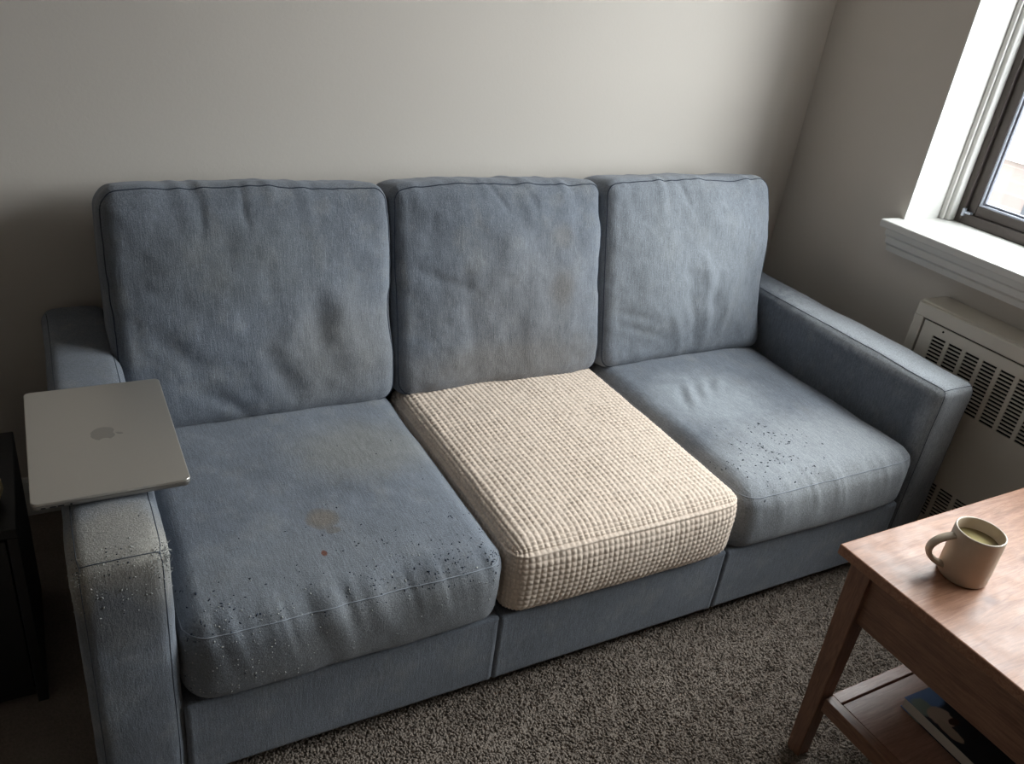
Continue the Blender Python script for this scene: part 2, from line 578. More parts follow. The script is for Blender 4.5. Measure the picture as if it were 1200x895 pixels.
# ================================================================== RADIATOR / CONVECTOR
MAT_CONV = plain('convector_enamel', lin(196, 190, 179), 0.42, 0.0, nscale=9, namt=0.05)
MAT_DARK = plain('dark_cavity', lin(20, 19, 18), 0.9)
conv = empty('convector_cover', 'cream metal convector cover with rows of louvre slots under the window', 'heater', (XW - 0.0595, -0.7, 0.0))
def cpart(name, me, mat):
    o = link(name, me, mat, conv)
    o.matrix_parent_inverse = Matrix.Translation(conv.location).inverted()
    return o
CX0, CX1, CY0, CY1, CZ1 = 1.977, XW - 0.002, -1.70, 0.268, 0.681
bm = bmesh.new()
add_box(bm, (CX0 + .012, CY0, CZ1 - .018), (CX1, CY1, CZ1), 0.004, 3)
add_box(bm, (CX0, CY0, CZ1 - .042), (CX0 + .016, CY1, CZ1 - .004), 0.004, 3)
cpart('top_panel', bm_mesh('top_panel', bm), MAT_CONV)
for nm, ya, yb in (('end_panel', CY1 - 0.03, CY1), ('end_panel', CY0, CY0 + 0.03)):
    bm = bmesh.new()
    add_box(bm, (CX0, ya, 0.0), (CX1, yb, CZ1 - .040), 0.003)
    cpart(nm, bm_mesh(nm, bm), MAT_CONV)
bm = bmesh.new()
add_box(bm, (CX0 + 0.05, CY0 + .03, 0.02), (CX1 - .001, CY1 - .03, CZ1 - .045))
cpart('dark_interior', bm_mesh('dark_interior', bm), MAT_DARK)
# front panel: sheet with real slots, made as a grid of cells with the slots left open
def slotted(ya, yb, za, zb, cols, rows, x, t):
    """cols: (y0,y1) slots, rows: per column (z0,z1) list. faces built on a rectilinear grid"""
    ysp = sorted(set([ya, yb] + [q for c in cols for q in c]))
    zsp = sorted(set([za, zb] + [q for r in rows for q in r]))
    Y = np.array(ysp); Z = np.array(zsp)
    def is_slot(i, k):
        yc = (Y[i] + Y[i + 1]) / 2; zc = (Z[k] + Z[k + 1]) / 2
        return any(c[0] < yc < c[1] for c in cols) and any(r[0] < zc < r[1] for r in rows)
    bm = bmesh.new()
    vf = {}; 
    def gv(i, k, s):
        q = (i, k, s)
        if q not in vf: vf[q] = bm.verts.new((x + (t if s else 0), Y[i], Z[k]))
        return vf[q]
    ny, nz = len(Y) - 1, len(Z) - 1
    S = [[is_slot(i, k) for k in range(nz)] for i in range(ny)]
    for i in range(ny):
        for k in range(nz):
            if S[i][k]: continue
            bm.faces.new((gv(i, k, 0), gv(i, k + 1, 0), gv(i + 1, k + 1, 0), gv(i + 1, k, 0)))
            bm.faces.new((gv(i, k, 1), gv(i + 1, k, 1), gv(i + 1, k + 1, 1), gv(i, k + 1, 1)))
            for di, dk, e in ((-1, 0, ((i, k), (i, k + 1))), (1, 0, ((i + 1, k + 1), (i + 1, k))), (0, -1, ((i + 1, k), (i, k))), (0, 1, ((i, k + 1), (i + 1, k + 1)))):
                a, b = i + di, k + dk
                if not (0 <= a < ny and 0 <= b < nz) or S[a][b]:
                    (p, q) = e
                    bm.faces.new((gv(*p, 0), gv(*p, 1), gv(*q, 1), gv(*q, 0)))
    return bm
pitch = 0.0512
cols = [(0.196 - 0.040 - pitch * i, 0.196 - pitch * i) for i in range(60) if 0.196 - 0.040 - pitch * i > CY0 + 0.05]
rows = [(0.604 - 0.0068 - 0.0105 * i, 0.604 - 0.0105 * i) for i in range(15)]
cols2 = [(0.063 - 0.040 - pitch * i + pitch, 0.063 - pitch * i + pitch) for i in range(60) if 0.063 - 0.04 - pitch * i > CY0 + 0.05]
rows2 = [(0.222 - 0.0068 - 0.0105 * i, 0.222 - 0.0105 * i) for i in range(10)]
PY0, PY1 = CY0 + 0.034, CY1 - 0.034
bm = slotted(PY0, PY1, 0.34, CZ1 - 0.046, cols, rows, CX0 + 0.004, 0.004)
cpart('front_panel', bm_mesh('front_panel', bm), MAT_CONV)
bm = slotted(PY0, PY1, 0.02, 0.34, cols2, rows2, CX0 + 0.004, 0.004)
cpart('lower_panel', bm_mesh('lower_panel', bm), MAT_CONV)
bm = bmesh.new()
bmesh.ops.create_cone(bm, segments=12, radius1=0.003, radius2=0.002, depth=0.003, cap_ends=True, matrix=Matrix.Translation((CX0 + 0.003, 0.172, 0.624)) @ Matrix.Rotation(-math.pi / 2, 4, 'Y'))
cpart('screw', bm_mesh('screw', bm), MAT_DARK)

# ================================================================== SOFA
sofa = empty('sofa', 'long three-seat sofa in worn blue-grey fabric against the wall', 'sofa', (0.9, 0.45, 0.0))
def spart(name, me, mat, loc=(0, 0, 0), rot=(0, 0, 0)):
    o = link(name, me, mat, sofa, loc, rot)
    o.matrix_parent_inverse = Matrix.Translation(sofa.location).inverted()
    return o
MAT_FAB = fabric('blue_grey_fabric')
MAT_SEAM_D = plain('dark_seam_thread', lin(58, 64, 76), 0.9, spec=0.1)
MAT_SEAM_M = plain('arm_seam_thread', lin(74, 80, 90), 0.9, spec=0.1)
MAT_SEAM_L = plain('pale_seam_thread', lin(142, 148, 156), 0.9, spec=0.1)
MAT_PILL_D = plain('dark_pilling', lin(52, 58, 70), 1.0, spec=0.05)
MAT_PILL_L = plain('pale_pilling', lin(168, 170, 168), 1.0, spec=0.05)
MAT_FOOT = plain('black_foot', lin(28, 25, 24), 0.5)

ARM_W, ARM_Z, SZB = 0.138, 0.558, 0.043
# --- base: three upholstered front panels, deck, back
for i in range(3):
    h = (0.2999, 0.03, 0.088)
    P0, P, N, F = lattice_box(h, 0.006, 0.007)
    d = 0.0015 * np.exp(-((np.abs(P0[:, 0]) - 0.2925) / 0.004) ** 2) + 0.0014 * fbm(P0 + i, 9, 2) * (np.abs(P0[:, 2]) < h[2] - .01)
    spart('front_rail', np_mesh('front_rail', P + N * d[:, None] * (np.abs(N[:, 1:2]) > .5), F), MAT_FAB, (0.3 + 0.6 * i, 0.035, SZB + 0.088))
bm = bmesh.new()
add_box(bm, (0.0, 0.06, 0.07), (1.8, 0.90, 0.212), 0.005)
spart('deck', bm_mesh('deck', bm), MAT_FAB)
bm = bmesh.new()
add_box(bm, (0.02, 0.885, SZB), (1.78, 0.935, 0.78), 0.015, 3)
spart('back_frame', bm_mesh('back_frame', bm), MAT_FAB)
for x in (-0.09, 0.9, 1.89):
    for y in (0.08, 0.86):
        bm = bmesh.new()
        prism_outline(bm, [(x - .025, y - .025), (x + .025, y - .025), (x + .025, y + .025), (x - .025, y + .025)], 0.0, 0.075)
        spart('foot', bm_mesh('foot', bm), MAT_FOOT)

# --- pilling bits scattered over a built surface
def bits_mesh(name, pts, nrm, size, flat=0.45, aspect=1.5):
    n = len(pts)
    oct_v = np.array([(1, 0, 0), (-1, 0, 0), (0, 1, 0), (0, -1, 0), (0, 0, 1), (0, 0, -1)], float)
    oct_f = np.array([(0, 2, 4), (2, 1, 4), (1, 3, 4), (3, 0, 4), (2, 0, 5), (1, 2, 5), (3, 1, 5), (0, 3, 5)])
    Nn = nrm / (np.linalg.norm(nrm, axis=1)[:, None] + 1e-9)
    rnd = rng.normal(size=(n, 3))
    A = np.cross(Nn, rnd); A /= np.linalg.norm(A, axis=1)[:, None] + 1e-9
    B = np.cross(Nn, A)
    s = size * rng.uniform(0.6, 1.5, n)
    asp = rng.uniform(1.0, aspect, n)
    V = pts[:, None, :] + (oct_v[None, :, 0:1] * (A * (s * asp)[:, None])[:, None] + oct_v[None, :, 1:2] * (B * s[:, None])[:, None] + oct_v[None, :, 2:3] * (Nn * (s * flat)[:, None])[:, None])
    V = V + rng.normal(0, 0.18, V.shape) * s[:, None, None]
    Fc = oct_f[None] + (np.arange(n) * 6)[:, None, None]
    return np_mesh(name, V.reshape(-1, 3), Fc.reshape(-1, 3))

def pick(P, w, n):
    w = np.maximum(w, 0); w = w / w.sum()
    return rng.choice(len(P), size=n, replace=False, p=w)

# --- arms
def arm(side):
    cx = -ARM_W / 2 if side < 0 else 1.8 + ARM_W / 2
    L = 0.925
    h = (ARM_W / 2, L / 2, (ARM_Z - SZB) / 2)
    P0, P, N, F = lattice_box(h, 0.0065, 0.025)
    loc = (cx, L / 2 + 0.004, (ARM_Z + SZB) / 2)
    def D(P0, P, N):
        u = P0 / np.array(h)
        d = 0.006 * (1 - u[:, 0] ** 2) * np.clip(N[:, 2], 0, 1) + 0.0022 * fbm(P0 + side * 3, 8, 3)
        d += 0.004 * (1 - u[:, 0] ** 2) * np.clip(-N[:, 1], 0, 1)
        Q = P + N * d[:, None]
        # slightly slumped, softer front top edge
        return Q
    Q = D(P0, P, N)
    if side < 0:
        st = [((0.0, -0.42, 0.25), (0.075, 0.09, 0.055), lin(150, 146, 138), 0.85, 0.8),
              ((0.05, -0.46, 0.22), (0.04, 0.06, 0.06), lin(166, 163, 156), 0.7, 0.9),
              ((-0.06, -0.46, 0.21), (0.02, 0.03, 0.05), lin(168, 163, 152), 0.7, 0.8),
              ((0.0, -0.46, 0.16), (0.08, 0.05, 0.07), lin(92, 92, 92), 0.55, 0.9)]
    else:
        st = [((0.0, -0.22, 0.262), (0.13, 0.36, 0.032), lin(184, 189, 195), 0.9, 0.9),  # faded arm top, colour lightened further to stand in for window light
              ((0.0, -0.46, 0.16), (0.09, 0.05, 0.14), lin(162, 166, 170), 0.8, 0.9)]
    o = spart('arm', np_mesh('arm', Q, F), fabric('arm_fabric_' + ('worn' if side < 0 else 'faded_lit'), st), loc)
    o['label'] = 'left arm with frayed, pilled front corner' if side < 0 else 'right arm beside the convector'
    # seams: along top edges and down the front edges; cross seam at the front top edge
    def edge_pt(x, y, z):
        p0 = np.array([[x, y, z]]); p, n = round_pts(p0, h, 0.025)
        return p0, p, n
    r = 0.025
    def path(pts):
        P0s = np.array(pts); p, n = round_pts(P0s, h, r)
        return D(P0s, p, n) + n * 0.0002
    hx, hy, hz = h
    m_seam = MAT_SEAM_M
    for s in (-1, 1):
        xx = s * (hx - 0.012)
        top = [(xx, y, hz) for y in np.linspace(hy - .03, -hy + 0.004, 70)]
        fr = [(xx, -hy, z) for z in np.linspace(hz - 0.004, -hz + 0.02, 40)]
        tube('seam', path(top + fr), 0.0008, m_seam, o, sides=5)
    cross = [(x, -hy + 0.004, hz) for x in np.linspace(-hx + .012, hx - .012, 24)]
    tube('seam', path(cross), 0.0008, m_seam, o, sides=5)
    # pilling
    if side < 0:
        w = np.exp(-((P0[:, 1] + hy) / 0.05) ** 2) * np.exp(-((P0[:, 2] - hz) / 0.06) ** 2) * (np.abs(N[:, 0]) < 0.9)
        w2 = np.exp(-((P0[:, 1] + hy) / 0.03) ** 2) * np.exp(-((P0[:, 2] - hz + 0.05) / 0.05) ** 2)
        i1 = pick(Q, w, 70); i2 = pick(Q, w * .5 + w2, 100)
        a = link('pilling', bits_mesh('pilling', Q[i1] + N[i1] * .0004, N[i1], 0.0010), MAT_PILL_D, o); a['kind'] = 'stuff'
        a = link('pilling', bits_mesh('pilling', Q[i2] + N[i2] * .0008, N[i2], 0.0009, 0.8, 2.6), MAT_PILL_L, o); a['kind'] = 'stuff'
        # frayed fibres at the inner front corner and the outer one
        Vs = []; Fs = []; off = 0
        for k in range(190):
            inner = k < 150
            if inner:
                p0 = np.array([[hx if random.random() < .55 else hx - random.random() * .03, -hy + abs(random.gauss(0, .02)), hz - abs(random.gauss(0, .026))]])
                if random.random() < .4: p0[0, 1] = -hy
            else:
                p0 = np.array([[-hx + random.random() * .012, -hy, hz - .005 - random.random() * .03]])
            p, n = round_pts(p0, h, r)
            p = D(p0, p, n)[0]; n = n[0] if np.linalg.norm(n[0]) > 0 else np.array([0, 0, 1.])
            d = n + np.array([random.gauss(0, .7), random.gauss(0, .7), random.gauss(0, .6)]); d /= np.linalg.norm(d)
            curl = np.array([random.gauss(0, 1) for _ in range(3)]) * 0.6
            Lf = random.uniform(0.002, 0.0055)
            pts = [p + d * Lf * t + curl * Lf * t * t * .6 for t in np.linspace(-.1, 1, 5)]
            V, Fq = tube_arrays(pts, 0.00045, False, 3)
            Vs.append(V); Fs.append(Fq + off); off += len(V)
        a = link('frayed_fibres', np_mesh('frayed_fibres', np.concatenate(Vs), np.concatenate(Fs)), MAT_PILL_L, o); a['kind'] = 'stuff'
    else:
        w = np.exp(-((P0[:, 1] + hy) / 0.12) ** 2) * (N[:, 2] > 0.3) + 0.5 * (N[:, 1] < -.4) * np.exp(-((P0[:, 2] - hz) / 0.12) ** 2)
        i2 = pick(Q, w, 110)
        a = link('pilling', bits_mesh('pilling', Q[i2] + N[i2] * .0004, N[i2], 0.0009), MAT_PILL_L, o); a['kind'] = 'stuff'
    return float(Q[:, 2].max()) + loc[2]
arm_top = arm(-1)
arm(1)

# --- seat cushions
SEAT_H, SEAT_D = 0.178, 0.695
SEAT_Z0 = 0.209
def seat_shape(seed, wr=1.0):
    h = np.array((0.2975, SEAT_D / 2, SEAT_H / 2)); r = 0.048
    def D(P0, P, N):
        u = P0 / h
        top = np.clip(N[:, 2], 0, 1); fr = np.clip(-N[:, 1], 0, 1)
        crown = (1 - np.abs(u[:, 0]) ** 3) * (1 - np.abs(u[:, 1]) ** 4)
        d = 0.016 * crown * top
        d += 0.018 * fr * (1 - np.abs(u[:, 0]) ** 4) * (1 - u[:, 2] ** 2)
        d += wr * 0.0032 * fbm(P0 + seed * 3.1, 7, 3)
        # pinch wrinkles running away from the front top seam
        zs = h[2] - 0.026
        Sx = np.stack([P0[:, 0] * 1.0 + 0.25 * P0[:, 2], np.full(len(P0), seed * 1.7), P0[:, 2] * 0.08], 1)
        ww = fbm(Sx, 26, 3)
        fall = np.exp(-np.clip(zs - P[:, 2], 0, 1) / 0.055) * (P[:, 2] < zs + .004) + np.exp(-np.clip(P[:, 1] + h[1] - 0.02, 0, 1) / 0.03) * (P[:, 2] >= zs + .004)
        d += wr * 0.0045 * ww * fall * np.clip(fr + 0.5 * top, 0, 1) * (np.abs(u[:, 0]) < 0.97)
        Q = P + N * d[:, None]
        return Q
    return h, r, D

def seam_loop(h, r, D, phi=0.55, n=90, front_only=True):
    """line on the rounded top edge: across the front and back along both sides"""
    pts = []
    hx, hy, hz = h
    def at(cx, cy, ox, oy):
        # point on the rounding in direction (ox,oy) outward, angle phi above horizontal
        nn = np.array([ox * math.cos(phi), oy * math.cos(phi), math.sin(phi)])
        p = np.array([cx, cy, hz - r]) + r * nn
        # flat position used for the noise lookups
        return p, nn
    P = []; Nn = []
    ix, iy = hx - r, hy - r
    for y in np.linspace(iy * 0.98, -iy, n // 2):
        p, q = at(-ix, y, -1, 0); P.append(p); Nn.append(q)
    for t in np.linspace(0, math.pi / 2, 10)[1:-1]:
        p, q = at(-ix, -iy, -math.cos(t), -math.sin(t)); P.append(p); Nn.append(q)
    for x in np.linspace(-ix, ix, n):
        p, q = at(x, -iy, 0, -1); P.append(p); Nn.append(q)
    for t in np.linspace(0, math.pi / 2, 10)[1:-1]:
        p, q = at(ix, -iy, math.sin(t), -math.cos(t)); P.append(p); Nn.append(q)
    for y in np.linspace(-iy, iy * 0.98, n // 2):
        p, q = at(ix, y, 1, 0); P.append(p); Nn.append(q)
    P = np.array(P); Nn = np.array(Nn)
    return D(P, P, Nn) + Nn * 0.0003

def seat_cushion(i, seed, stain_light_spots, label, pill=(0, 0), extra=None, seam_mat=None):
    h, r, D0 = seat_shape(seed)
    def D(P0, P, N):
        Q = D0(P0, P, N)
        if extra is not None: Q = Q + N * extra(P0, N)[:, None]
        return Q
    P0, P, N, F = lattice_box(h, 0.0055, r)
    Q = D(P, P, N)
    loc = (0.3 + 0.6 * i, SEAT_D / 2 - 0.004, SEAT_Z0 + SEAT_H / 2)
    o = spart('seat_cushion', np_mesh('seat_cushion', Q, F), fabric('seat_fabric_%s' % 'abc'[i], stain_light_spots, streak=(260, 40, 260)), loc)
    o['label'] = label
    tube('seam', seam_loop(h, r, D), 0.0012, seam_mat or MAT_SEAM_L, o, sides=5)
    if pill[0]:
        ya = -h[1]
        if i == 0:
            w = np.exp(-np.clip(P[:, 1] - ya - 0.02, 0, 1) / 0.075) * (N[:, 2] > 0.2) * (0.25 + np.clip(P[:, 0] / h[0] + .3, 0, 1)) + 0.5 * np.exp(-((P[:, 0] + .24) / .07) ** 2 - ((P[:, 1] - ya - .05) / .04) ** 2)
            w2 = np.exp(-np.clip(P[:, 1] - ya, 0, 1) / 0.06) * (N[:, 2] > -0.2) * np.exp(-((P[:, 0] + .2) / .1) ** 2)
            w2 = w2 + .25 * np.exp(-np.clip(P[:, 1] - ya, 0, 1) / 0.06) * (N[:, 2] > -0.2)
        else:
            w = np.exp(-((P[:, 0] + 0.12) / 0.12) ** 2 - ((P[:, 1] - ya - 0.12) / 0.075) ** 2) * (N[:, 2] > 0.2)
            w2 = w
        w = w * (vnoise(P, 30) > -0.35)
        a1 = pick(Q, w, pill[0])
        a = link('pilling', bits_mesh('pilling', Q[a1] + N[a1] * .0003, N[a1], 0.0012 if i == 0 else 0.0014, 0.5, 2.6), MAT_PILL_D, o); a['kind'] = 'stuff'
        if pill[1]:
            a2 = pick(Q, w2, pill[1])
            a = link('pilling', bits_mesh('pilling', Q[a2] + N[a2] * .0005, N[a2], 0.0012, 0.7, 1.6), MAT_PILL_L, o); a['kind'] = 'stuff'
    return o

ZT = SEAT_H / 2
stA = [((0.14, 0.065, ZT), (0.13, 0.10, 0.2), lin(138, 136, 128), 0.55, 1.2),
       ((-0.12, -0.265, ZT), (0.26, 0.10, 0.2), lin(124, 128, 132), 0.5, 1.2),
       ((0.1, -0.365, 0.0), (0.3, 0.06, 0.09), lin(116, 116, 114), 0.55, 1.0),
       ((-0.008, -0.138, ZT), (0.031, 0.031, 0.1), lin(110, 96, 78), 0.50, 0.35),
       ((-0.008, -0.138, ZT), (0.020, 0.020, 0.1), lin(128, 118, 104), 0.40, 0.5),
       ((0.002, -0.180, ZT), (0.014, 0.010, 0.1), lin(104, 92, 78), 0.5, 0.5),
       ((-0.034, -0.238, ZT), (0.0055, 0.008, 0.1), lin(104, 58, 38), 0.95, 0.5)]
def exA(P0, N):
    U = P0[:, :2]; t = np.clip(N[:, 2], 0, 1)
    d = -0.010 * np.exp(-((U[:, 0] + .02) / .14) ** 2 - ((U[:, 1] + .085) / .14) ** 2)
    return d * t
seat_cushion(0, 1, stA, 'left seat cushion, stained and pilled along the front edge', (300, 220), exA)
stC = [((-0.10, 0.025, ZT), (0.16, 0.13, 0.2), lin(160, 166, 172), 0.8, 1.2),  # worn seat top, its colour raised to imitate stronger window light
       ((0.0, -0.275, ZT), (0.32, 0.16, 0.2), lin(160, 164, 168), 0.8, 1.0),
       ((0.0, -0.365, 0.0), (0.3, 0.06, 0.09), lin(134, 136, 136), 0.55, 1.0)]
def exC(P0, N):
    U = P0[:, :2]; t = np.clip(N[:, 2], 0, 1); d = np.zeros(len(P0))
    for k in range(6):
        x0 = -0.19 + 0.028 * k
        dd, tt = seg_dist(U, (x0 - 0.01, -0.005 + 0.012 * k), (x0 + 0.055, 0.125 - 0.002 * k))
        d += (0.0055 if k % 2 else -0.0055) * np.exp(-(dd / 0.016) ** 2) * np.sin(np.pi * np.clip(tt, .05, .95)) ** .7
    d += -0.008 * np.exp(-((U[:, 0] - .0) / .15) ** 2 - ((U[:, 1] - .0) / .15) ** 2)
    return d * t
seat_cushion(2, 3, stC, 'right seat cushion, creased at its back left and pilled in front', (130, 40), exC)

# middle seat cushion (inside its slipcover)
h, r, D0 = seat_shape(2, 0.3)
P0, P, N, F = lattice_box(h, 0.012, r)
Q = D0(P, P, N) * np.array([0.975, 0.975, 0.955])
o = spart('seat_cushion', np_mesh('seat_cushion', Q, F), MAT_FAB, (0.9, SEAT_D / 2 - 0.004, SEAT_Z0 + SEAT_H / 2 + .001))
o['label'] = 'middle seat cushion hidden under the waffle cover'

# --- slipcover: waffle-knit cover, every bump of the knit is modelled
def slipcover():
    m = M('waffle_knit_cream')
    v = m.coord()
    nz = m.noise(v, 260, 3, .6)
    big = m.noise(v, 5, 3)
    c = m.mix(big.outputs['Fac'], lin(218, 199, 182), lin(229, 212, 196))
    c = m.mix(1.0, c, m.ramp(nz.outputs['Fac'], [(0.3, 0.84), (0.7, 1.1)]), 'MULTIPLY')
    m.l(c, m.b.inputs['Base Color'])
    m.set(Roughness=0.95)
    m.b.inputs['Specular IOR Level'].default_value = 0.1
    m.b.inputs['Sheen Weight'].default_value = 0.15
    m.l(m.bump(nz.outputs['Fac'], 0.4, 0.0012), m.b.inputs['Normal'])
    pitch = 0.0132
    h = np.array((0.299, SEAT_D / 2 + 0.003, SEAT_H / 2 + 0.002)); r = 0.046
    P0, P, N, F = lattice_box(h, pitch / 7.0, r, skip_bottom=True)
    hs, rs, D0 = seat_shape(2, 0.35)
    Qb = D0(P, P, N) - P            # smooth body shape
    Qs = P + Qb
    # knit coordinates: unrolled from the flat lattice
    x = P0[:, 0]; y = P0[:, 1]; z = P0[:, 2]
    on_top = np.isclose(z, h[2], atol=1e-6); on_side = np.isclose(np.abs(x), h[0], atol=1e-6) & ~on_top
    sag = 0.006 * np.sin(x * 9 + 1) + 0.004 * vnoise(P0, 5)
    a = np.where(on_side, y, x + 0.004 * vnoise(P0 + 3, 6))
    b = np.where(on_top, y + sag * 0.5, z + 0.4 * sag)
    ph = lambda q: np.abs(np.sin(np.pi * q / pitch))
    bump = (ph(a) ** 0.62) * (ph(b) ** 0.62)
    bump = bump * (0.85 + 0.3 * vnoise(P0, 1 / pitch))
    d = 0.0040 * (bump - 1.0) + 0.001
    # seam roll along the front top edge
    ang = np.arctan2(N[:, 2], np.linalg.norm(N[:, :2], axis=1))
    near = np.exp(-((ang - 0.50) * r / 0.0032) ** 2) * (np.linalg.norm(P0 - np.clip(P0, -(h - r), h - r), axis=1) > 0) * (np.abs(z - h[2]) < r + .002) * (P[:, 1] < 0.25)
    d = d * (1 - 0.6 * near) + 0.0028 * near
    Q = Qs + N * d[:, None]
    o = link('slipcover', np_mesh('slipcover', Q, F), m.m, None, (0.9, SEAT_D / 2 - 0.004, SEAT_Z0 + SEAT_H / 2 + .002))
    o['label'] = 'cream waffle-knit stretch slipcover fitted over the middle seat cushion'
    o['category'] = 'slipcover'
    # elastic hem tucked under the cover
    hx, hy = h[0] - .02, h[1] - .02
    pts = []
    for cx, cy, a0 in ((-1, -1, math.pi), (1, -1, 1.5 * math.pi), (1, 1, 0), (-1, 1, .5 * math.pi)):
        for t in np.linspace(0, math.pi / 2, 7):
            pts.append((cx * (hx - .05) + .045 * math.cos(a0 + t), cy * (hy - .05) + .045 * math.sin(a0 + t), -h[2] + 0.012))
    tube('hem', pts, 0.0035, m.m, o, True, 8)
slipcover()

# --- back cushions
BH, BW, BD = 0.515, 0.300, 0.180
TILT = math.radians(14)
def back_cushion(i, seed, creases, stain_light_spots, label, dx=0.0, hw=BW, dents=(), seam_mat=None):
    h = np.array((hw - 0.002, BD / 2, BH / 2)); r = 0.040
    def D(P0, P, N):
        u = P / h
        fr = np.clip(-N[:, 1], 0, 1); bk = np.clip(N[:, 1], 0, 1)
        U = np.stack([(u[:, 0] + 1) / 2, (u[:, 2] + 1) / 2], 1)
        cr = (1 - np.abs(u[:, 0]) ** 3) * (1 - np.abs(u[:, 2] * 0.96 + .04) ** 3)
        d = fr * 0.030 * cr + 0.004 * bk * cr
        d += 0.008 * np.clip(N[:, 2], 0, 1) * (1 - u[:, 0] ** 4) 
        d += 0.006 * np.abs(N[:, 0]) * (1 - u[:, 2] ** 2)
        d += 0.0055 * fbm(P0 + seed * 5.3, 5.5, 2) * (0.4 + fr) + 0.0022 * fbm(P0 + seed * 2.3 + 9, 18, 3) * fr
        # gathers below the top seam
        S = np.stack([P0[:, 0] + 0.12 * P0[:, 2], np.full(len(P0), seed * 2.3), P0[:, 2] * 0.05], 1)
        zs = h[2] - 0.016
        gath = fbm(S, 22, 2)
        d += 0.0045 * gath * np.exp(-np.clip(zs - P[:, 2], 0, 1) / 0.05) * fr
        d += 0.0035 * gath * (P[:, 2] > zs) * (np.abs(u[:, 0]) < .96)
        # gathers from the side seams
        S2 = np.stack([P0[:, 2] - 0.5 * np.abs(P0[:, 0]), np.full(len(P0), seed * 4.1), P0[:, 0] * .05], 1)
        d += 0.003 * fbm(S2, 20, 2) * np.exp(-(h[0] - np.abs(P[:, 0])) / 0.05) * fr
        Wq = np.stack([fbm(P0 + 31 + seed, 9, 2), fbm(P0 + 57 + seed, 9, 2)], 1) * 0.014
        for (a, b, w, dep) in creases:
            sc = np.array([2 * hw, BH])
            dd, tt = seg_dist(U * sc + Wq, np.array(a) * sc, np.array(b) * sc)
            d += dep * np.exp(-(dd / w) ** 2) * fr * (0.55 + 0.45 * np.sin(np.pi * tt))
        Q = P + N * d[:, None]
        # top corners fall a little, bottom squashes flat
        return Q
    P0, P, N, F = lattice_box(h, 0.0055, r)
    Q = D(P, P, N)
    fy, fz = 0.605, 0.388
    ya = (math.cos(TILT), -math.sin(TILT)); za = (math.sin(TILT), math.cos(TILT))
    cy = fy + ya[0] * BD / 2 + za[0] * BH / 2; cz = fz + ya[1] * BD / 2 + za[1] * BH / 2
    o = spart('back_cushion', np_mesh('back_cushion', Q, F), fabric('back_fabric_%s' % 'abc'[i], stain_light_spots, streak=(300, 300, 30)), (0.3 + 0.6 * i + dx, cy, cz), (-TILT, 0, 0))
    o['label'] = label
    # seam where the front panel meets the boxing
    phi = 0.72
    pts = []; nn = []
    ix, iz, iy = h[0] - r, h[2] - r, -(h[1] - r)
    def add(cx, cz_, ox, oz):
        q = np.array([ox * math.cos(phi), -math.sin(phi), oz * math.cos(phi)])
        pts.append(np.array([cx, iy, cz_]) + r * q); nn.append(q)
    for x in np.linspace(-ix, ix, 90): add(x, iz, 0, 1)
    for t in np.linspace(0, math.pi / 2, 9)[1:-1]: add(ix, iz, math.sin(t), math.cos(t))
    for z in np.linspace(iz, -iz, 70): add(ix, z, 1, 0)
    for t in np.linspace(0, math.pi / 2, 9)[1:-1]: add(ix, -iz, math.cos(t), -math.sin(t))
    for x in np.linspace(ix, -ix, 60): add(x, -iz, 0, -1)
    for t in np.linspace(0, math.pi / 2, 9)[1:-1]: add(-ix, -iz, -math.sin(t), -math.cos(t))
    for z in np.linspace(-iz, iz, 70): add(-ix, z, -1, 0)
    for t in np.linspace(0, math.pi / 2, 9)[1:-1]: add(-ix, iz, -math.cos(t), math.sin(t))
    pts = np.array(pts); nn = np.array(nn)
    tube('seam', D(pts, pts, nn) + nn * .0003, 0.0013, seam_mat or MAT_SEAM_D, o, True, 5)
    return o
FY = -BD / 2
back_cushion(0, 1, [((0.66, .52), (0.70, .34), .028, -.008), ((0.50, .32), (0.60, .12), .026, -.007), ((0.60, .46), (0.56, .30), .03, .006),
                    ((0.76, .50), (0.80, .25), .035, .008), ((0.25, .20), (0.42, .06), .02, -.006), ((0.15, .40), (0.30, .25), .02, -.004), ((0.46, .97), (0.47, .84), .007, -.004), ((0.30, .97), (0.31, .80), .009, -.003)],
             [((0.16, FY, -.12), (0.14, 0.3, .12), lin(128, 126, 122), 0.45, 1.2), ((-0.05, FY, .1), (0.18, 0.3, .09), lin(112, 116, 118), 0.4, 1.2)],
             'left back cushion with deep dents low on its front', -0.006, 0.306)
back_cushion(1, 2, [((0.30, .55), (0.34, .30), .03, -.005), ((0.62, .45), (0.60, .15), .03, .005), ((0.10, .62), (0.30, .50), .012, -.004), ((0.44, .97), (0.50, .86), .008, -.004), ((0.60, .97), (0.62, .84), .009, -.004)],
             [((0.15, FY, -.01), (0.035, 0.3, .045), lin(104, 96, 88), 0.5, 1.2), ((0.16, FY, .12), (0.03, 0.3, .03), lin(108, 102, 94), 0.4, 1.2), ((0.0, FY, -.2), (0.3, 0.3, .06), lin(122, 116, 108), 0.5, 1.2), ((0.04, FY, -.06), (0.2, 0.3, .16), lin(122, 120, 118), 0.4, 1.3)],
             'middle back cushion above the waffle-covered seat', 0, 0.298)
